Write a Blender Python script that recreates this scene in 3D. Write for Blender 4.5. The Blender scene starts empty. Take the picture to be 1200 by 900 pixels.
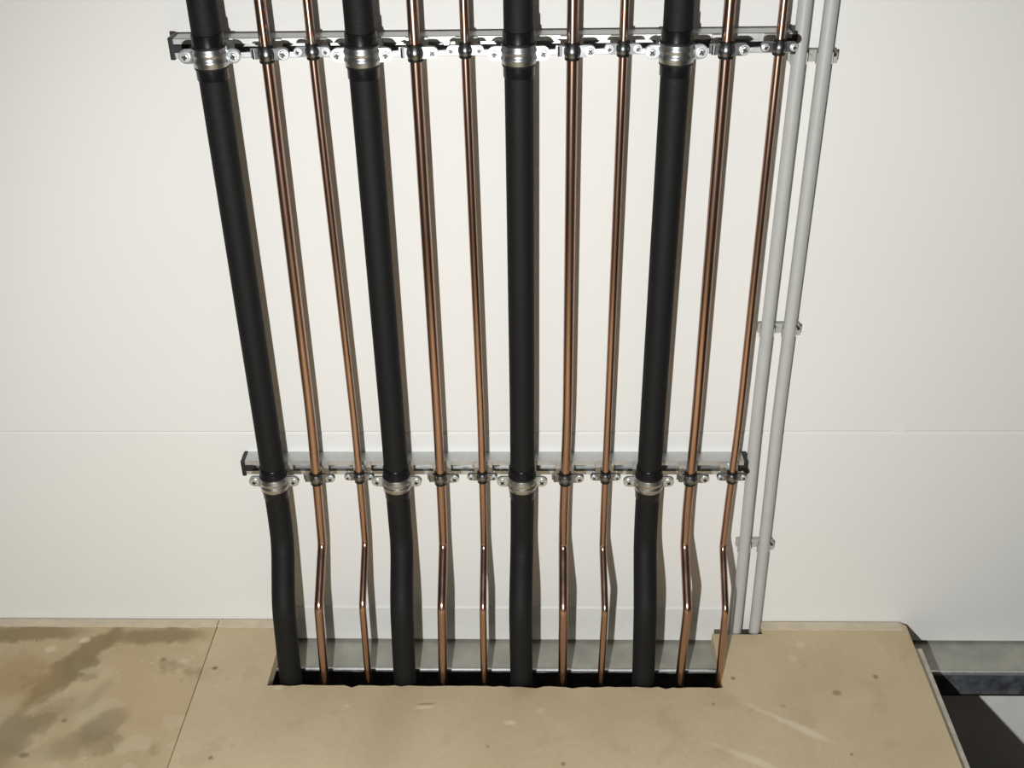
import bpy, bmesh, math, random
from mathutils import Vector, Matrix

random.seed(7)
SC = bpy.context.scene
COL = SC.collection
PI = math.pi

# ------------------------------------------------------------------ camera
cam = bpy.data.cameras.new('camera')
cam.sensor_fit = 'HORIZONTAL'; cam.sensor_width = 36.0
cam.lens = 36.0 * 1308.4 / 1200.0
cam.clip_start = 0.02
cam_o = bpy.data.objects.new('camera', cam); COL.objects.link(cam_o)
rt = Vector((0.9996256, 0.02257834, -0.01545549))
up = Vector((0.00151545, 0.51830801, 0.85519268))
fw = Vector((-0.02731953, 0.85489592, -0.51807974))
m = Matrix((rt, up, -fw)).transposed().to_4x4()
m.translation = Vector((0.0, -1.6, 1.5))
cam_o.matrix_world = m
SC.camera = cam_o

# ------------------------------------------------------------------ light
world = bpy.data.worlds.new('World'); SC.world = world; world.use_nodes = True
bg = world.node_tree.nodes['Background']
bg.inputs['Color'].default_value = (1.0, 0.95, 0.88, 1)
bg.inputs['Strength'].default_value = 0.045

lamp = bpy.data.lights.new('work_lamp', 'SPOT')            # the camera's own lamp, held low and left of the lens
lamp.spot_size = math.radians(112); lamp.spot_blend = 0.75
lamp.energy = 116.0; lamp.color = (0.988, 1.0, 0.988); lamp.shadow_soft_size = 0.012
lamp_o = bpy.data.objects.new('work_lamp', lamp); COL.objects.link(lamp_o)
lamp_o.location = (-0.190, -1.78, 1.02)
lamp_o.rotation_euler = (Vector((0.04, 0.0, 0.16)) - lamp_o.location).to_track_quat('-Z', 'Y').to_euler()

SC.view_settings.view_transform = 'Standard'
SC.view_settings.look = 'None'
SC.view_settings.gamma = 1.0
SC.view_settings.exposure = 0.0
SC.view_settings.use_curve_mapping = False


# ------------------------------------------------------------------ helpers
def lin(r, g, b):
    f = lambda c: (c / 255 / 12.92) if c <= 10 else ((c / 255 + 0.055) / 1.055) ** 2.4
    return (f(r), f(g), f(b), 1.0)


def new_mat(name):
    mt = bpy.data.materials.new(name); mt.use_nodes = True
    nt = mt.node_tree
    return mt, nt, nt.nodes['Principled BSDF']


def N(nt, typ, **kw):
    n = nt.nodes.new(typ)
    for k, v in kw.items():
        if k.startswith('_'):
            n.inputs[k[1:]].default_value = v
        else:
            setattr(n, k, v)
    return n


def metal(name, col, rough, metallic=1.0, scale=60, var=0.25, stretch=(1, 1, 1), bump=0.0):
    mt, nt, bs = new_mat(name)
    tc = N(nt, 'ShaderNodeTexCoord'); mp = N(nt, 'ShaderNodeMapping')
    mp.inputs['Scale'].default_value = stretch
    nt.links.new(tc.outputs['Object'], mp.inputs['Vector'])
    nz = N(nt, 'ShaderNodeTexNoise'); nz.inputs['Scale'].default_value = scale; nz.inputs['Detail'].default_value = 4
    nt.links.new(mp.outputs['Vector'], nz.inputs['Vector'])
    mx = N(nt, 'ShaderNodeMix', data_type='RGBA')
    mx.inputs['A'].default_value = tuple(c * (1 - var) for c in col[:3]) + (1,)
    mx.inputs['B'].default_value = tuple(min(1, c * (1 + var)) for c in col[:3]) + (1,)
    ct = N(nt, 'ShaderNodeMapRange'); ct.inputs['From Min'].default_value = 0.33; ct.inputs['From Max'].default_value = 0.67
    nt.links.new(nz.outputs['Fac'], ct.inputs['Value']); nt.links.new(ct.outputs['Result'], mx.inputs['Factor'])
    nt.links.new(mx.outputs['Result'], bs.inputs['Base Color'])
    mr = N(nt, 'ShaderNodeMapRange')
    mr.inputs['To Min'].default_value = rough * 0.75; mr.inputs['To Max'].default_value = rough * 1.3
    nt.links.new(nz.outputs['Fac'], mr.inputs['Value'])
    nt.links.new(mr.outputs['Result'], bs.inputs['Roughness'])
    bs.inputs['Metallic'].default_value = metallic
    if bump:
        bp = N(nt, 'ShaderNodeBump'); bp.inputs['Strength'].default_value = bump; bp.inputs['Distance'].default_value = 0.001
        nt.links.new(nz.outputs['Fac'], bp.inputs['Height']); nt.links.new(bp.outputs['Normal'], bs.inputs['Normal'])
    return mt


M = {}
M['copper'] = metal('copper', (0.51, 0.325, 0.245, 1), 0.25, 1.0, 40, 0.12, (1, 1, 0.08))
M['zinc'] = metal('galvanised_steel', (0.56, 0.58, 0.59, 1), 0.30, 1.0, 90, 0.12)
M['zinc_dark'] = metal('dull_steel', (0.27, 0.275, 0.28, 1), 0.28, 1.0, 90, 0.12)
M['rail'] = metal('rail_steel', (0.60, 0.61, 0.60, 1), 0.40, 0.70, 90, 0.05)
M['bright'] = metal('bright_zinc', (0.74, 0.755, 0.76, 1), 0.40, 0.80, 120, 0.08)
M['rubber'] = metal('black_rubber', (0.010, 0.010, 0.010, 1), 0.55, 0.0, 80, 0.2)
M['insert'] = metal('insulation_block', (0.009, 0.009, 0.010, 1), 0.28, 0.0, 80, 0.2)
M['foam'] = metal('black_foam', (0.0065, 0.0070, 0.0072, 1), 0.66, 0.0, 300, 0.25, bump=0.25)
for q in ('foam', 'rubber', 'insert'): M[q].node_tree.nodes['Principled BSDF'].inputs['Specular IOR Level'].default_value = 0.28
M['cap'] = metal('black_plastic', (0.012, 0.012, 0.012, 1), 0.45, 0.0, 80, 0.2)
M['conduit'] = metal('grey_conduit', lin(186, 187, 184), 0.45, 0.0, 30, 0.03)
M['clip'] = metal('grey_clip', lin(176, 176, 168), 0.5, 0.0, 30, 0.04)
M['screw_dark'] = metal('dark_screw', (0.06, 0.055, 0.05, 1), 0.4, 0.8, 60, 0.2)
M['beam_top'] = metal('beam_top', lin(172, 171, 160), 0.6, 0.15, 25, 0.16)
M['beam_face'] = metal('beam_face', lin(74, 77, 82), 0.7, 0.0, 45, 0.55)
M['concrete'] = metal('lower_wall', lin(240, 239, 233), 0.8, 0.0, 12, 0.06)
M['screed'] = metal('screed', lin(120, 112, 100), 0.9, 0.0, 15, 0.2)
M['edge'] = metal('edge_profile', lin(196, 190, 176), 0.55, 0.2, 40, 0.15)
M['sealant'] = metal('sealing_strip', lin(216, 203, 179), 0.8, 0.0, 40, 0.07)
M['foot_grey'] = metal('grey_band', lin(229, 228, 223), 0.6, 0.0, 30, 0.02)


def wall_mat():
    mt, nt, bs = new_mat('painted_wall')
    tc = N(nt, 'ShaderNodeTexCoord')
    n1 = N(nt, 'ShaderNodeTexNoise'); n1.inputs['Scale'].default_value = 2.2; n1.inputs['Detail'].default_value = 5
    nt.links.new(tc.outputs['Object'], n1.inputs['Vector'])
    mx = N(nt, 'ShaderNodeMix', data_type='RGBA')
    mx.inputs['A'].default_value = lin(235, 233, 229); mx.inputs['B'].default_value = lin(239, 238, 235)
    nt.links.new(n1.outputs['Fac'], mx.inputs['Factor'])
    nt.links.new(mx.outputs['Result'], bs.inputs['Base Color'])
    bs.inputs['Roughness'].default_value = 0.62
    n2 = N(nt, 'ShaderNodeTexNoise'); n2.inputs['Scale'].default_value = 260; n2.inputs['Detail'].default_value = 3
    nt.links.new(tc.outputs['Object'], n2.inputs['Vector'])
    bp = N(nt, 'ShaderNodeBump'); bp.inputs['Strength'].default_value = 0.06; bp.inputs['Distance'].default_value = 0.001
    nt.links.new(n2.outputs['Fac'], bp.inputs['Height']); nt.links.new(bp.outputs['Normal'], bs.inputs['Normal'])
    return mt


def floor_mat(name, base_a, base_b, marks, blotch=0.15):
    """marks: (x, y, rx, ry, angle, colour, strength, softness) worn or stained spots of the board itself"""
    mt, nt, bs = new_mat(name)
    L = nt.links.new
    tc = N(nt, 'ShaderNodeTexCoord')
    n1 = N(nt, 'ShaderNodeTexNoise'); n1.inputs['Scale'].default_value = 7; n1.inputs['Detail'].default_value = 6
    L(tc.outputs['Object'], n1.inputs['Vector'])
    mx = N(nt, 'ShaderNodeMix', data_type='RGBA')
    mx.inputs['A'].default_value = base_a; mx.inputs['B'].default_value = base_b
    mr = N(nt, 'ShaderNodeMapRange'); mr.inputs['From Min'].default_value = 0.32; mr.inputs['From Max'].default_value = 0.68
    L(n1.outputs['Fac'], mr.inputs['Value']); L(mr.outputs['Result'], mx.inputs['Factor'])
    cur = mx.outputs['Result']
    # fine fibre speckle
    n3 = N(nt, 'ShaderNodeTexNoise'); n3.inputs['Scale'].default_value = 90; n3.inputs['Detail'].default_value = 3
    L(tc.outputs['Object'], n3.inputs['Vector'])
    mr3 = N(nt, 'ShaderNodeMapRange'); mr3.inputs['To Min'].default_value = 0.93; mr3.inputs['To Max'].default_value = 1.07
    L(n3.outputs['Fac'], mr3.inputs['Value'])
    vm = N(nt, 'ShaderNodeVectorMath', operation='SCALE')
    L(cur, vm.inputs[0]); L(mr3.outputs['Result'], vm.inputs['Scale']); cur = vm.outputs['Vector']
    # dried splashes and scuffs
    for sc, lo, hi, colr, amt, seed in ((11, .56, .63, lin(146, 130, 96), blotch, 3.1), (19, .57, .63, lin(212, 198, 166), blotch * .9, 9.7), (60, .66, .72, lin(120, 104, 78), blotch * 1.2, 5.3), (75, .67, .72, lin(228, 214, 186), blotch * 1.2, 1.9)):
        nb = N(nt, 'ShaderNodeTexNoise', noise_dimensions='4D'); nb.inputs['Scale'].default_value = sc; nb.inputs['Detail'].default_value = 5
        nb.inputs['W'].default_value = seed
        L(tc.outputs['Object'], nb.inputs['Vector'])
        rb = N(nt, 'ShaderNodeMapRange', interpolation_type='SMOOTHSTEP'); rb.inputs['From Min'].default_value = lo; rb.inputs['From Max'].default_value = hi
        rb.inputs['To Max'].default_value = amt
        L(nb.outputs['Fac'], rb.inputs['Value'])
        mb = N(nt, 'ShaderNodeMix', data_type='RGBA'); mb.inputs['B'].default_value = colr
        L(rb.outputs['Result'], mb.inputs['Factor']); L(cur, mb.inputs['A']); cur = mb.outputs['Result']
    # ragged outlines
    n2 = N(nt, 'ShaderNodeTexNoise'); n2.inputs['Scale'].default_value = 38; n2.inputs['Detail'].default_value = 4
    L(tc.outputs['Object'], n2.inputs['Vector'])
    sub = N(nt, 'ShaderNodeVectorMath', operation='SUBTRACT'); sub.inputs[1].default_value = (0.5, 0.5, 0.5)
    L(n2.outputs['Color'], sub.inputs[0])
    for (x, y, rx, ry, ang, colr, st, soft) in marks:
        off = N(nt, 'ShaderNodeVectorMath', operation='SCALE'); off.inputs['Scale'].default_value = min(0.05, max(rx, ry) * 0.7, min(rx, ry) * 1.6)
        L(sub.outputs['Vector'], off.inputs[0])
        ad = N(nt, 'ShaderNodeVectorMath', operation='ADD')
        L(tc.outputs['Object'], ad.inputs[0]); L(off.outputs['Vector'], ad.inputs[1])
        mp = N(nt, 'ShaderNodeMapping', vector_type='TEXTURE')
        mp.inputs['Location'].default_value = (x, y, 0); mp.inputs['Rotation'].default_value = (0, 0, ang)
        mp.inputs['Scale'].default_value = (rx, ry, 1)
        L(ad.outputs['Vector'], mp.inputs['Vector'])
        fl = N(nt, 'ShaderNodeVectorMath', operation='MULTIPLY'); fl.inputs[1].default_value = (1, 1, 0)
        L(mp.outputs['Vector'], fl.inputs[0])
        ln = N(nt, 'ShaderNodeVectorMath', operation='LENGTH'); L(fl.outputs['Vector'], ln.inputs[0])
        r2 = N(nt, 'ShaderNodeMapRange', interpolation_type='SMOOTHSTEP')
        r2.inputs['From Min'].default_value = 1 - soft; r2.inputs['From Max'].default_value = 1 + soft
        r2.inputs['To Min'].default_value = st; r2.inputs['To Max'].default_value = 0
        L(ln.outputs['Value'], r2.inputs['Value'])
        mm = N(nt, 'ShaderNodeMix', data_type='RGBA'); mm.inputs['B'].default_value = colr
        L(r2.outputs['Result'], mm.inputs['Factor']); L(cur, mm.inputs['A'])
        cur = mm.outputs['Result']
    L(cur, bs.inputs['Base Color'])
    bs.inputs['Roughness'].default_value = 0.72
    bp = N(nt, 'ShaderNodeBump'); bp.inputs['Strength'].default_value = 0.12; bp.inputs['Distance'].default_value = 0.001
    L(n3.outputs['Fac'], bp.inputs['Height']); L(bp.outputs['Normal'], bs.inputs['Normal'])
    return mt


def link(name, me, mt, parent=None, smooth=False, loc=None):
    if isinstance(me, bmesh.types.BMesh):
        bm = me
        bmesh.ops.recalc_face_normals(bm, faces=bm.faces)
        me = bpy.data.meshes.new(name); bm.to_mesh(me); bm.free()
        me.materials.append(mt)
        if smooth:
            for p in me.polygons: p.use_smooth = True
            try: me.set_sharp_from_angle(angle=math.radians(38))
            except Exception: pass
    o = bpy.data.objects.new(name, me); COL.objects.link(o)
    if parent: o.parent = parent
    if loc: o.location = loc
    return o


def tag(o, label, cat, group=None):
    o['label'] = label; o['category'] = cat
    if group: o['group'] = group
    return o


def thing(name, loc, label, cat, group=None):
    o = bpy.data.objects.new(name, None); COL.objects.link(o); o.location = loc
    o.empty_display_size = 0.02
    return tag(o, label, cat, group)


def struct_empty(name):
    o = bpy.data.objects.new(name, None); COL.objects.link(o); o['kind'] = 'structure'; return o


def box(bm, x0, x1, y0, y1, z0, z1, bev=0.0, seg=2):
    r = bmesh.ops.create_cube(bm, size=1.0)
    vs = r['verts']
    for v in vs:
        v.co = Vector(((x0 + x1) / 2 + v.co.x * (x1 - x0), (y0 + y1) / 2 + v.co.y * (y1 - y0), (z0 + z1) / 2 + v.co.z * (z1 - z0)))
    if bev:
        es = list({e for v in vs for e in v.link_edges})
        bmesh.ops.bevel(bm, geom=es, offset=bev, segments=seg, affect='EDGES', profile=0.5)
    return bm


def prism(bm, pts, z0, z1, axis='z'):
    """closed outline extruded along an axis"""
    def P(a, b, c):
        return Vector((a, b, c)) if axis == 'z' else (Vector((a, c, b)) if axis == 'y' else Vector((c, a, b)))
    lo = [bm.verts.new(P(a, b, z0)) for a, b in pts]
    hi = [bm.verts.new(P(a, b, z1)) for a, b in pts]
    n = len(pts)
    for i in range(n):
        j = (i + 1) % n
        bm.faces.new((lo[i], lo[j], hi[j], hi[i]))
    bm.faces.new(lo[::-1]); bm.faces.new(hi)
    return bm


def lathe(bm, prof, a0=0, a1=2 * PI, seg=32, axis='z', center=(0, 0, 0)):
    """closed (r, h) profile turned about an axis; partial turns are capped"""
    full = abs(a1 - a0 - 2 * PI) < 1e-6
    n = seg if full else seg + 1
    rings = []
    cx, cy, cz = center
    for i in range(n):
        a = a0 + (a1 - a0) * i / seg
        c, s = math.cos(a), math.sin(a)
        ring = []
        for r, h in prof:
            if axis == 'z': co = (cx + r * c, cy + r * s, cz + h)
            else: co = (cx + r * c, cy + h, cz + r * s)
            ring.append(bm.verts.new(co))
        rings.append(ring)
    k = len(prof)
    for i in range(seg):
        A = rings[i]; B = rings[(i + 1) % n]
        for q in range(k):
            w = (q + 1) % k
            bm.faces.new((A[q], B[q], B[w], A[w]))
    if not full:
        bm.faces.new(rings[0]); bm.faces.new(rings[-1][::-1])
    return bm


def solid_lathe(bm, prof, seg=20, axis='y', center=(0, 0, 0)):
    """open profile from axis to axis: first and last points are closed by discs"""
    cx, cy, cz = center
    rings = []
    for r, h in prof:
        ring = []
        for i in range(seg):
            a = 2 * PI * i / seg
            c, s = math.cos(a) * r, math.sin(a) * r
            ring.append(bm.verts.new((cx + c, cy + h, cz + s) if axis == 'y' else (cx + c, cy + s, cz + h)))
        rings.append(ring)
    for A, B in zip(rings, rings[1:]):
        for i in range(seg):
            j = (i + 1) % seg
            bm.faces.new((A[i], A[j], B[j], B[i]))
    bm.faces.new(rings[0]); bm.faces.new(rings[-1][::-1])
    return bm


def fillet(pts, radii, n=10):
    out = [Vector(pts[0])]
    for i in range(1, len(pts) - 1):
        p, a, b = Vector(pts[i]), Vector(pts[i - 1]), Vector(pts[i + 1])
        u = (a - p); v = (b - p)
        la, lb = u.length, v.length
        u.normalize(); v.normalize()
        ang = u.angle(v)
        if PI - ang < 0.06:                      # nearly straight: ease round the vertex
            t = min(0.06, la * 0.4, lb * 0.4)
            for k in range(7):
                q = k / 6
                out.append((p + u * t) * (1 - q) ** 2 + p * 2 * q * (1 - q) + (p + v * t) * q * q)
            continue
        t = min(radii[i] / math.tan(ang / 2), la * 0.48, lb * 0.48)
        R = t * math.tan(ang / 2)
        c = p + (u + v).normalized() * (R / math.sin(ang / 2))
        s = (p + u * t) - c; e = (p + v * t) - c
        for k in range(n + 1):
            out.append(c + s.normalized().slerp(e.normalized(), k / n) * R)
    out.append(Vector(pts[-1]))
    return out


def tube(bm, path, r, seg=28):
    rings = []
    for i, p in enumerate(path):
        t = (path[min(i + 1, len(path) - 1)] - path[max(i - 1, 0)]).normalized()
        x = Vector((1, 0, 0)); n1 = (x - t * x.dot(t)).normalized(); n2 = t.cross(n1)
        rings.append([bm.verts.new(p + n1 * math.cos(2 * PI * k / seg) * r + n2 * math.sin(2 * PI * k / seg) * r) for k in range(seg)])
    for A, B in zip(rings, rings[1:]):
        for k in range(seg):
            w = (k + 1) % seg
            bm.faces.new((A[k], A[w], B[w], B[k]))
    bm.faces.new(rings[0]); bm.faces.new(rings[-1][::-1])
    return bm


def path_x(pts, z):
    for a, b in zip(pts, pts[1:]):
        if b[2] <= z <= a[2]:
            t = (a[2] - z) / (a[2] - b[2]); return a[0] + (b[0] - a[0]) * t
    return pts[0][0]


# ------------------------------------------------------------------ wall
XL, XR = -2.3, 2.3
SEAM = 0.4328
wm = wall_mat()
wall = struct_empty('wall_back')


def panel(z0, z1, top_chamfer, bottom_chamfer):
    c1, c0 = top_chamfer, bottom_chamfer
    bm = bmesh.new()
    pts = [(0.02, z0), (c0, z0)] if not c0 else [(0.02, z0), (c0, z0), (0, z0 + c0)]
    if not c0: pts = [(0.02, z0), (0, z0)]
    pts += [(0, z1 - c1), (c1 * 0.8, z1)] if c1 else [(0, z1)]
    pts += [(0.02, z1)]
    prism(bm, pts, XL, XR, 'x')
    return bm


link('wall_panel', panel(SEAM + 0.0003, 2.5, 0, 0.0030), wm, wall)
link('wall_panel', panel(-0.0480, SEAM - 0.0003, 0.0040, 0), wm, wall)
bm = bmesh.new(); box(bm, XL, XR, 0.02, 0.10, -0.45, 2.5)
link('wall_core', bm, M['concrete'], wall)
bm = bmesh.new(); box(bm, XL, XR, 0.004, 0.02, -0.45, -0.118)
link('lower_wall', bm, M['concrete'], wall)
bm = bmesh.new()                                                     # small filled cut-out at the joint
box(bm, 0.5955, 0.6180, -0.0009, 0.004, SEAM - 0.0005, SEAM + 0.0105, 0.0005, 1)
link('joint_plug', bm, wm, wall)
bm = bmesh.new()                                                     # thin raised band behind the opening, slightly greyer than the wall panel
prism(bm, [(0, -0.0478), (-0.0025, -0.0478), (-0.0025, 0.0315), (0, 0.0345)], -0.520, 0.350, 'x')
link('grey_band', bm, M['foot_grey'], wall)

# steel angle that carries the raised floor along the wall
beam = struct_empty('trim_1')
bm = bmesh.new()
prism(bm, [(0.0195, -0.0550), (-0.072, -0.0550), (-0.075, -0.0565), (-0.075, -0.060), (0.0195, -0.060)], XL, XR, 'x')
link('top_flange', bm, M['beam_top'], beam)
bm = bmesh.new()
prism(bm, [(-0.0725, -0.0548), (-0.0745, -0.0525), (-0.0775, -0.0525), (-0.0785, -0.0545), (-0.0785, -0.0600), (-0.0752, -0.0600)], XL, XR, 'x')
link('lip', bm, M['bright'], beam)
bm = bmesh.new()
prism(bm, [(-0.055, -0.0602), (-0.077, -0.0602), (-0.077, -0.103), (-0.080, -0.105), (-0.080, -0.108), (-0.055, -0.108)], XL, XR, 'x')
link('web', bm, M['beam_face'], beam)
bm = bmesh.new(); box(bm, XL, XR, -0.0800, -0.055, -0.1125, -0.1080)
link('web_foot', bm, M['cap'], beam)

# ------------------------------------------------------------------ floor
floor = struct_empty('floor')
dk = lin(104, 88, 66); dk2 = lin(150, 130, 100); lt = lin(228, 214, 186); olive = lin(140, 122, 84); grey = lin(150, 138, 110)
BA, BB = lin(202, 182, 147), lin(212, 192, 158)
R_marks = [
    (-0.602, -0.130, 0.0052, 0.0040, 0.3, dk, .75, .5), (-0.558, -0.334, 0.0040, 0.0040, 0, dk, .6, .5),
    (0.342, -0.148, 0.0040, 0.0040, 0, dk, .65, .5), (0.299, -0.209, 0.0032, 0.0032, 0, dk2, .7, .5),
    (0.520, -0.181, 0.0072, 0.0064, 0, dk2, .8, .6), (0.598, -0.142, 0.0044, 0.0052, 0, dk2, .9, .5),
    (0.420, -0.212, 0.0048, 0.0040, 0, dk2, .4, .6), (0.514, -0.317, 0.0028, 0.0032, 0, dk2, .8, .5),
    (0.033, -0.341, 0.0036, 0.0040, 0, dk, .6, .5), (-0.094, -0.306, 0.0036, 0.0032, 0, dk2, .6, .5),
    (-0.477, -0.177, .0090, .0040, 0, lt, .8, .5), (-0.346, -0.218, .0060, .0045, 0, lt, .45, .6),
    (-0.205, -0.2125, 0.0144, 0.0021, 0.10, dk2, .7, .5), (-0.209, -0.2210, .0170, .0040, 0.05, lt, .85, .5),
    (-0.057, -0.254, .0100, .0050, 0, lt, .75, .5), (-0.005, -0.227, .0070, .0050, 0, lt, .55, .6),
    (0.458, -0.099, .0060, .0080, 0.4, lt, .5, .6), (0.479, -0.062, .0070, .0090, 0, lt, .55, .6), (0.626, -0.072, .005, .006, 0, lt, .4, .6),
    (0.385, -0.226, .036, .0042, -0.56, lt, .55, .6), (0.412, -0.245, .013, .0045, -0.6, lt, .4, .6),
    (0.447, -0.266, .040, .0070, -0.56, lt, .75, .6),
    (0.290, -0.299, .012, .0045, -0.5, lt, .3, .6), (0.350, -0.331, .046, .0065, -0.5, lt, .7, .6), (0.42, -0.372, .04, .006, -0.5, lt, .6, .6),
    (0.55, -0.25, 0.0480, 0.0240, 0.4, dk2, .10, .9), (-0.20, -0.30, .10, .05, 0.1, lt, .12, .9),
    (-0.27, -0.27, .09, .035, 1.4, grey, .22, .9), (0.62, -0.28, .05, .04, 0, lin(205, 175, 145), .25, .9),
]
L_marks = [
    (-0.864, -0.120, .125, .030, 1.10, olive, .80, .28), (-0.735, -0.050, .085, .020, 0.08, olive, .75, .4),
    (-0.990, -0.042, .105, .022, 0.05, olive, .75, .4), (-0.955, -0.16, .06, .07, 0.6, lin(170, 138, 96), .6, .7),
    (-0.763, -0.265, .046, .028, 0.9, grey, .75, .3), (-0.795, -0.31, .06, .028, 0.3, olive, .5, .6),
    (-0.912, -0.286, .032, .050, 0.3, grey, .8, .3), (-0.94, -0.345, .06, .04, 0, olive, .6, .7),
    (-0.87, -0.245, .05, .02, 0.8, olive, .4, .7),
    (-0.931, -0.082, .028, .022, 0, lin(196, 180, 140), .8, .4), (-0.925, -0.084, .010, .008, 0, lt, .6, .5),
    (-0.868, -0.060, .010, .008, 0, lt, .7, .5), (-0.835, -0.257, 0.0048, 0.0040, 0, dk, .6, .5), (-0.876, -0.332, 0.0080, 0.0056, 0, dk, .6, .5),
    (-0.704, -0.109, 0.0048, 0.0048, 0, dk2, .8, .5), (-0.665, -0.112, .010, .005, 0, lt, .4, .5),
    (-0.76, -0.17, .035, .06, 0.3, lin(205, 178, 140), .35, .9), (-0.70, -0.22, .05, .05, 0, lin(196, 160, 120), .3, .9),
    (-0.955, -0.22, .03, .015, 0.4, lin(205, 185, 150), .5, .7), (-0.80, -0.20, .04, .012, 1.2, grey, .35, .7),
]
fmR = floor_mat('floor_board_clean', BA, BB, R_marks)
fmL = floor_mat('floor_board_stained', lin(192, 171, 134), lin(206, 186, 150), L_marks, 0.5)

TH = 0.028
YF = -2.5
SX = -0.6255
# right-hand board with the cut-out for the pipes and a small notch for the conduits
rnd = random.Random(3)
front = []
xh0, xh1, yh = -0.497, 0.3210, -0.1700
n = 64
for i in range(n + 1):
    x = xh0 + (xh1 - xh0) * i / n
    front.append((x, yh + rnd.uniform(-0.0016, 0.0016) - (0.004 if rnd.random() < .06 else 0)))
Yw = -0.0025
outl = [(SX + 0.0008, Yw), (SX + 0.0008, YF), (0.689, YF), (0.689, -0.012), (0.680, Yw), (0.413, Yw), (0.4135, -0.0345), (0.385, -0.0355),
        (0.3190, -0.0345)]
outl += [(0.3195, -0.09)] + front[::-1] + [(-0.4965, -0.10), (-0.4955, Yw)]
bm = bmesh.new(); prism(bm, outl, -TH, 0.0)
fb = link('floor_board', bm, fmR, floor)
bv = fb.modifiers.new('worn_edge', 'BEVEL'); bv.width = 0.0012; bv.segments = 2; bv.limit_method = 'ANGLE'; bv.angle_limit = math.radians(60)
bm = bmesh.new()
prism(bm, [(SX - 0.0008, Yw), (XL, Yw), (XL, YF), (SX - 0.0008, YF)], -TH, 0.0)
fb = link('floor_board', bm, fmL, floor)
bv = fb.modifiers.new('worn_edge', 'BEVEL'); bv.width = 0.0012; bv.segments = 2


def seal(x0, x1, seed):
    r = random.Random(seed); n = max(4, int(abs(x1 - x0) / 0.012))
    pts = [(x0, -0.003), ]
    for i in range(n + 1):
        pts.append((x0 + (x1 - x0) * i / n, -0.0245 + r.uniform(-0.0012, 0.0012)))
    pts.append((x1, -0.003))
    b = bmesh.new(); prism(b, pts, 0.0, 0.0011); return b


link('sealing_strip', seal(-1.6, SX - 0.001, 1), M['sealant'], floor)
link('sealing_strip', seal(SX + 0.001, -0.4975, 2), M['sealant'], floor)
link('sealing_strip', seal(0.4145, 0.679, 3), M['sealant'], floor)
bm = bmesh.new(); box(bm, 0.6935, 0.7070, YF, -0.058, -0.026, -0.0120, 0.001, 1)
link('edge_profile', bm, M['edge'], floor)
bm = bmesh.new(); box(bm, 0.6895, 0.6935, YF, -0.079, -0.060, -0.022)
box(bm, 0.6895, 0.7000, YF, -0.079, -0.060, -0.0262)
link('edge_support', bm, M['screw_dark'], floor)
bm = bmesh.new(); box(bm, XL, XR, YF, 0.004, -0.47, -0.45)
link('screed', bm, M['screed'], floor)

# ------------------------------------------------------------------ pipes
YP = {'I': -0.073, 'A': -0.064, 'B': -0.064}
YO = {'I': -0.144, 'A': -0.1445, 'B': -0.1445}
#        x at z = 1.05, 0.50, 0.307, 0.240, 0.157, -0.01
PX = [(-.4535, -.4547, -.4563, -.4575, -.4525, -.4606),
      (-.3735, -.3772, -.3834, -.3858, -.3865, -.3934),
      (-.3100, -.3061, -.3084, -.3096, -.3100, -.3138),
      (-.2450, -.2458, -.2475, -.2472, -.2458, -.2515),
      (-.1702, -.1694, -.1708, -.1721, -.1726, -.1785),
      (-.1018, -.0983, -.1000, -.1010, -.1012, -.1040),
      (-.0315, -.0332, -.0353, -.0367, -.0388, -.0391),
      (.0432, .0427, .0382, .0379, .0375, .0374),
      (.1118, .1087, .1071, .1072, .1093, .1059),
      (.1815, .1787, .1780, .1785, .1772, .1812),
      (.2504, .2514, .2488, .2497, .2508, .2471),
      (.3212, .3215, .3173, .3162, .3169, .3215)]
ZK = [.006, .000, .004, .003, .000, -.002, 0, -.002, -.004, .002, .001, -.003]
kind = ['I', 'A', 'B'] * 4
RAD = {'I': 0.0201, 'A': 0.0079, 'B': 0.0061}
ordn = ['first', 'second', 'third', 'fourth']
paths = []
pipe_label = []
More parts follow.
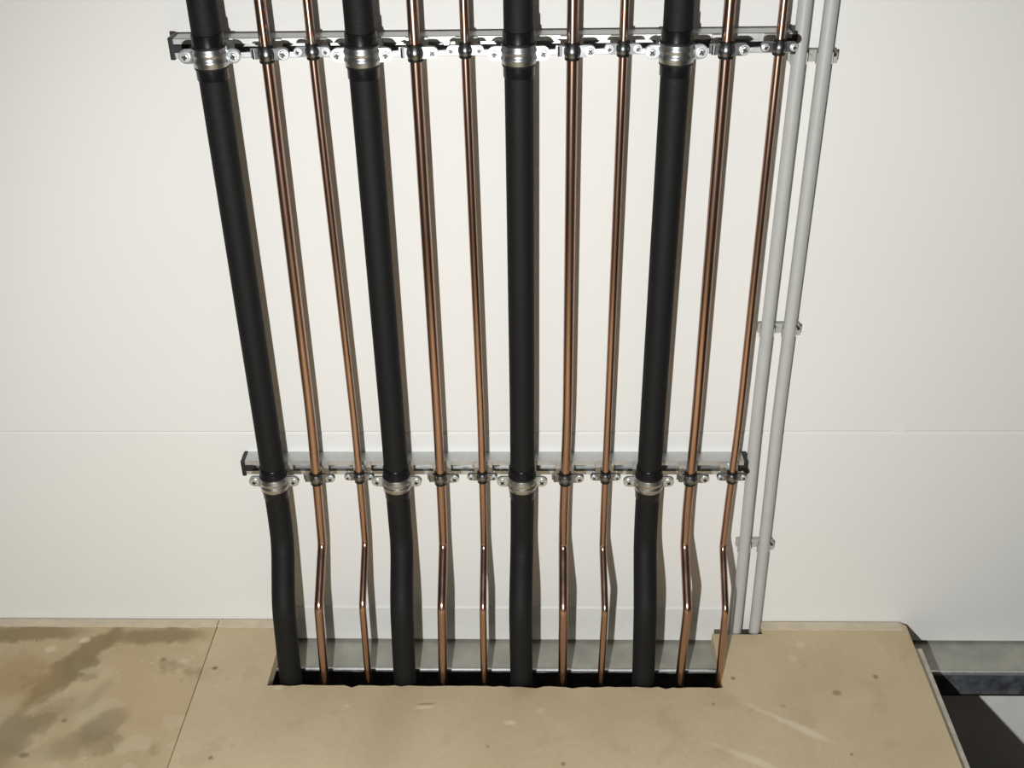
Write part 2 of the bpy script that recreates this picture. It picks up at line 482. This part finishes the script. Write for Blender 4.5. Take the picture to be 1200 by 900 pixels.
for i, xs in enumerate(PX):
    k = kind[i]; g = i // 3
    yp, yo = YP[k], YO[k]
    if k != 'I': xs = [x * 1.006 - 0.0022 for x in xs]
    if i == 11: xs[4] -= .001; xs[5] -= .0045
    dz = ZK[i]
    xt = xs[0] + (xs[0] - xs[1]) * 0.2
    p = [(xt, yp, 2.42), (xs[0], yp, 1.05), (xs[1], yp, 0.50), (xs[2], yp, 0.307), (xs[3], yp - 0.001, (0.241 if k == 'I' else 0.239) + dz), (xs[4], yo, 0.162 + dz), (xs[5], yo - 0.002, -0.01), (xs[5], yo - 0.003, -0.40)]
    paths.append(p)
    if k == 'I':
        pth = fillet(p, [0, 1, 1, .3, 0.085, 0.085, .5, 0], 12)
        # slight sag of the soft sleeve along its length
        bm = bmesh.new(); tube(bm, pth, RAD[k], 32)
        o = link('insulated_pipe', bm, M['foam'], None, True)
        tag(o, ['black foam-insulated pipe, leftmost of the four thick black ones', 'second thick black insulated pipe from the left',
                'third thick black insulated pipe from the left, near the middle', 'rightmost thick black insulated pipe, nearest the grey conduits'][g],
            'pipe', 'black insulated pipes on the wall')
    else:
        pth = fillet(p, [0, 1, 1, .3, 0.024, 0.024, .5, 0], 14)
        bm = bmesh.new(); tube(bm, pth, RAD[k], 28)
        o = link('copper_pipe', bm, M['copper'], None, True)
        if k == 'A':
            lb = 'thicker bare copper pipe just right of the %s black insulated pipe from the left' % ordn[g]
        else:
            lb = ['thinner bare copper pipe just left of the second black insulated pipe', 'thinner bare copper pipe just left of the third black insulated pipe',
                  'thinner bare copper pipe just left of the fourth black insulated pipe', 'rightmost copper pipe, thinner one beside the grey conduits'][g]
        tag(o, lb, 'pipe', 'bare copper pipes on the wall')

# ------------------------------------------------------------------ mounting rails
ZR = {'upper': 1.0986, 'lower': 0.3790}
RX0, RX1 = -0.516, 0.345
for nm, zc in ZR.items():
    t = thing('mounting_rail', (0, 0, zc), {'upper': 'upper galvanised steel mounting rail with black end caps crossing the wall',
                                           'lower': 'lower galvanised steel mounting rail with black end caps, below the wall joint'}[nm], 'rail', 'mounting rails on the wall')
    w, d, s, lp, tk = 0.014, 0.030, 0.0060, 0.008, 0.0018
    prof = [(0, w), (-d + .001, w), (-d, w - .001), (-d, s), (-d + 0.006, s), (-d + 0.006, s + tk), (-d + tk, s + tk), (-d + tk, w - tk), (-tk, w - tk)]
    prof = prof + [(a, -b) for a, b in prof[::-1]]
    bm = bmesh.new(); prism(bm, prof, RX0, RX1, 'x')
    link('channel', bm, M['rail'], t)
    for x0, x1 in ((RX0 - 0.006, RX0 + 0.001), (RX1 - 0.001, RX1 + 0.006)):
        bm = bmesh.new(); box(bm, x0, x1, -d - 0.0025, -0.0005, -w - 0.0015, w + 0.0015, 0.0012)
        xa, xb = (x0 + 0.006, x0 + 0.020) if x0 < 0 else (x1 - 0.020, x1 - 0.006)
        box(bm, xa, xb, -d - 0.0025, -0.004, -s + .0006, s - .0006, 0.0008)
        link('end_cap', bm, M['cap'], t)
    for x in (-0.48, -0.135, 0.21):
        bm = bmesh.new(); solid_lathe(bm, [(0.0075, -0.0018), (0.0075, -0.005), (0.0055, -0.0062)], 6)
        link('wall_bolt', bm, M['zinc'], t, loc=(x, 0, 0))


# ------------------------------------------------------------------ clamps
def ear_pts(x0, x1, h):
    """tongue from x0 to x1 with a round end"""
    sgn = 1 if x1 > x0 else -1
    r = h / 2; xc = x1 - sgn * r
    pts = [(x0, -r)]
    for k in range(9):
        a = -PI / 2 + PI * k / 8
        pts.append((xc + sgn * r * math.cos(a), r * math.sin(a)))
    pts.append((x0, r))
    return pts


def screw_bm(yh, r, length, cross=True):
    bm = bmesh.new()
    # washer
    solid_lathe(bm, [(r * 1.25, yh), (r * 1.25, yh - 0.0012)], 18)
    # pan head with a recess
    solid_lathe(bm, [(r, yh - 0.0012), (r, yh - 0.0026), (r * 0.86, yh - 0.0038), (r * 0.55, yh - 0.0040), (r * 0.42, yh - 0.0018)], 18)
    solid_lathe(bm, [(0.0026, yh), (0.0026, yh + length)], 12)
    return bm


def slot_bm(yh, r):
    bm = bmesh.new()
    for a, b in ((r * 0.72, r * 0.16), (r * 0.16, r * 0.72)):
        box(bm, -a, a, yh - 0.00415, yh - 0.0030, -b, b)
    return bm


MESH = {}


def mesh_of(key, make, mt, smooth=True):
    if key not in MESH:
        o = link(key, make(), mt, None, smooth)
        MESH[key] = o.data
        bpy.data.objects.remove(o)
    return MESH[key]


def part(name, key, make, mt, parent, loc=(0, 0, 0), rot=None, smooth=True):
    me = mesh_of(key, make, mt, smooth)
    o = bpy.data.objects.new(name, me); COL.objects.link(o); o.parent = parent; o.location = loc
    if rot: o.rotation_euler = rot
    return o


SPEC = {  # r pipe, ring inner, ring outer, band height, ear end left, ear end right, ear height, screw r
    'I': dict(ri=0.0221, t=0.0016, h=0.025, el=0.0425, er=0.0425, eh=0.019, sr=0.0056),
    'A': dict(ri=0.0093, t=0.0016, h=0.0165, el=0.0225, er=0.0320, eh=0.0160, sr=0.0056),
    'B': dict(ri=0.0075, t=0.0016, h=0.0145, el=0.0255, er=0.0255, eh=0.0130, sr=0.0042)}


def band_profile(k):
    s = SPEC[k]; ri, ro, h = s['ri'], s['ri'] + s['t'], s['h'] / 2
    if k == 'I':
        outer = [(ro - .0004, -h), (ro, -h + .001), (ro, -h * .72), (ro + .0012, -h * .52), (ro + .0012, -h * .30), (ro, -h * .14), (ro, h * .14),
                 (ro + .0012, h * .30), (ro + .0012, h * .52), (ro, h * .72), (ro, h - .001), (ro - .0004, h)]
    else:
        outer = [(ro - .0009, -h), (ro - .0001, -h * .72), (ro + .0008, -h * .3), (ro + .0010, 0), (ro + .0008, h * .3), (ro - .0001, h * .72), (ro - .0009, h)]
    return outer + [(ri, h), (ri, -h)]


def half_bm(k, front):
    s = SPEC[k]; bm = bmesh.new()
    gap = 0.0012; ro = s['ri'] + s['t']
    da = math.asin(min(.9, (gap + .0008) / ro))
    if front: lathe(bm, band_profile(k), PI + da, 2 * PI - da, 24)
    else: lathe(bm, band_profile(k), da, PI - da, 24)
    y0, y1 = (-gap - 0.0018, -gap) if front else (gap, gap + 0.0018)
    for sg, end in ((-1, s['el']), (1, s['er'])):
        if k == 'A' and sg == -1:
            if front:   # hinge barrel on the left of the thicker copper clamps
                solid_lathe(bm, [(0.0034, -s['eh'] * .42), (0.0034, s['eh'] * .42)], 14, 'z', (-(ro + 0.0055), 0, 0))
                box(bm, -(ro + 0.0055), -(ro - 0.0006), -0.0030, -0.0012, -s['eh'] * .42, s['eh'] * .42)
            else:
                box(bm, -(s['el']), -(ro - 0.0006), 0.0036, 0.0054, -s['eh'] * .40, s['eh'] * .40)
            continue
        prism(bm, ear_pts(sg * (ro - 0.0008), sg * end, s['eh']), y0, y1, 'y')
    return bm


def lining_bm(k):
    s = SPEC[k]; bm = bmesh.new(); h = s['h'] / 2 + 0.0034
    ri = RAD[k] + (0.0008 if k == 'I' else 0.0003)
    lathe(bm, [(ri, -h), (s['ri'] + .0008, -h), (s['ri'] + .0012, -h + .0012), (s['ri'] + .0012, -s['h'] / 2 - .0002), (s['ri'] - .0001, -s['h'] / 2), (s['ri'] - .0001, s['h'] / 2),
               (s['ri'] + .0012, s['h'] / 2 + .0002), (s['ri'] + .0012, h - .0012), (s['ri'] + .0008, h), (ri, h)], 0, 2 * PI, 32)
    return bm


def insert_bm():
    bm = bmesh.new(); h = 0.031
    r = 0.0217
    lathe(bm, [(0.0207, -h), (r - .0003, -h), (r, -h + .001), (r, h - .001), (r - .0006, h), (0.0207, h)], 0, 2 * PI, 36)
    return bm


def stud_bm(k):
    s = SPEC[k]; bm = bmesh.new()
    back = s['ri'] + s['t'] + 0.0002
    yr = -YP[k] - 0.030                     # rail front, measured from the pipe axis
    solid_lathe(bm, [(0.0039, back), (0.0039, yr + 0.006)], 14)
    solid_lathe(bm, [(0.0062, back - 0.0004), (0.0062, back + 0.007)], 6)
    return bm


def plate_bm(k):
    bm = bmesh.new()
    w, h = (0.024, 0.0150) if k == 'I' else (0.016, 0.0130)
    yr = -YP[k] - 0.030
    box(bm, -w, w, yr - 0.0028, yr - 0.0001, -h, h, 0.0008, 1)
    solid_lathe(bm, [(0.0075, yr - 0.0090), (0.0075, yr - 0.0028)], 6)
    return bm


names = {'I': 'insulation_clamp', 'A': 'pipe_clamp', 'B': 'pipe_clamp'}
for i in range(12):
    k = kind[i]; g = i // 3; s = SPEC[k]
    for rail, zc in ZR.items():
        z = zc + {'I': 0.0005, 'A': 0.0005, 'B': 0.0035}[k]
        if rail == 'lower': z += 0.0035
        x = path_x(paths[i], z)
        if k == 'I':
            lb = 'ribbed silver clamp around the %s black pipe from the left, %s rail' % (ordn[g], rail)
        elif k == 'A':
            lb = 'hinged steel clamp on thicker copper pipe right of the %s black pipe, %s rail' % (ordn[g], rail)
        else:
            lb = ('small steel clamp on thinner copper pipe left of the %s black pipe, %s rail' % (ordn[g + 1], rail)) if g < 3 else \
                 'small two-screw steel clamp on the rightmost copper pipe, %s rail' % rail
        t = thing(names[k], (x, YP[k], z), lb, 'pipe clamp', 'clamps of the insulated pipes' if k == 'I' else 'clamps of the copper pipes')
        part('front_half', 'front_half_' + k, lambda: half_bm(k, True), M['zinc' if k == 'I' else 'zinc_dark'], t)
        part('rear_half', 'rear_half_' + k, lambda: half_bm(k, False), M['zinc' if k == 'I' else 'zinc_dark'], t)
        if k == 'I':
            part('insulation_block', 'insulation_block', insert_bm, M['insert'], t)
        part('rubber_lining', 'rubber_lining_' + k, lambda: lining_bm(k), M['rubber'], t)
        rr = random.Random(i * 7 + (1 if rail == 'upper' else 2))
        for sg, end in ((-1, s['el']), (1, s['er'])):
            if k == 'A' and sg == -1: continue
            sc = part('screw', 'screw_' + k, lambda: screw_bm(-0.0031, s['sr'], 0.016), M['bright'], t, (sg * (end - s['eh'] / 2 + .0002), 0, 0))
            part('recess', 'recess_' + k, lambda: slot_bm(-0.0031, s['sr']), M['screw_dark'], sc, (0, 0, 0), (0, rr.uniform(0, 1.5), 0), False)
        part('stud', 'stud_' + k, lambda: stud_bm(k), M['zinc'], t, smooth=False)
        part('base_plate', 'base_plate_' + k, lambda: plate_bm(k), M['rail'], t, (0, 0, zc - z), smooth=False)

# ------------------------------------------------------------------ grey conduits and their clips
CX = [[(.3590, 2.42), (.3585, 1.03), (.3588, .47), (.3622, .27), (.3665, -.05)],
      [(.3945, 2.42), (.3940, 1.03), (.3938, .47), (.3970, .27), (.4010, -.05)]]
YC = -0.0222
cp = []
for q, l in enumerate(CX):
    p = [(x, YC, z) for x, z in l]; cp.append(p)
    bm = bmesh.new(); tube(bm, fillet(p, [0, 3, 3, 1, 0], 4), 0.0100, 28)
    o = link('conduit', bm, M['conduit'], None, True)
    tag(o, ['left of the two pale grey conduits, next to the rightmost copper pipe', 'right of the two pale grey conduits, beside the empty wall'][q], 'conduit', 'grey conduits on the wall')


def cup_bm():
    bm = bmesh.new()
    lathe(bm, [(0.0102, -0.008), (0.0118, -0.008), (0.0118, 0.008), (0.0102, 0.008)], -0.25, PI + 0.25, 20)
    return bm


for zc, lb in ((1.0750, 'grey double conduit clip at the height of the upper rail'), (0.6400, 'grey double conduit clip midway between the two rails'),
               (0.1975, 'grey double conduit clip nearest the floor')):
    xa, xb = path_x(cp[0], zc), path_x(cp[1], zc)
    t = thing('conduit_clip', ((xa + xb) / 2, 0, zc), lb, 'clip', 'clips holding the grey conduits')
    hw = (xb - xa) / 2
    bm = bmesh.new(); box(bm, -hw - 0.0125, hw + 0.0180, -0.0098, 0.0, -0.0085, 0.0085, 0.0012)
    link('base_bar', bm, M['clip'], t)
    for sx in (-hw, hw):
        part('cup', 'conduit_cup', cup_bm, M['clip'], t, (sx, YC, 0))
    bm = bmesh.new(); box(bm, hw + 0.0140, hw + 0.0200, -0.0165, -0.0090, -0.0095, 0.0060, 0.0012)
    link('lug', bm, M['clip'], t)
    bm = bmesh.new(); solid_lathe(bm, [(0.0030, -0.0090), (0.0030, -0.0125), (0.0020, -0.0135)], 12)
    link('screw', bm, M['screw_dark'], t, True, (hw + 0.0155, -0.004, 0.0030))
    bm = bmesh.new(); solid_lathe(bm, [(0.0030, -0.0095), (0.0030, -0.0110), (0.0020, -0.0118)], 12)
    link('screw', bm, M['clip'], t, True, (0, 0, 0))
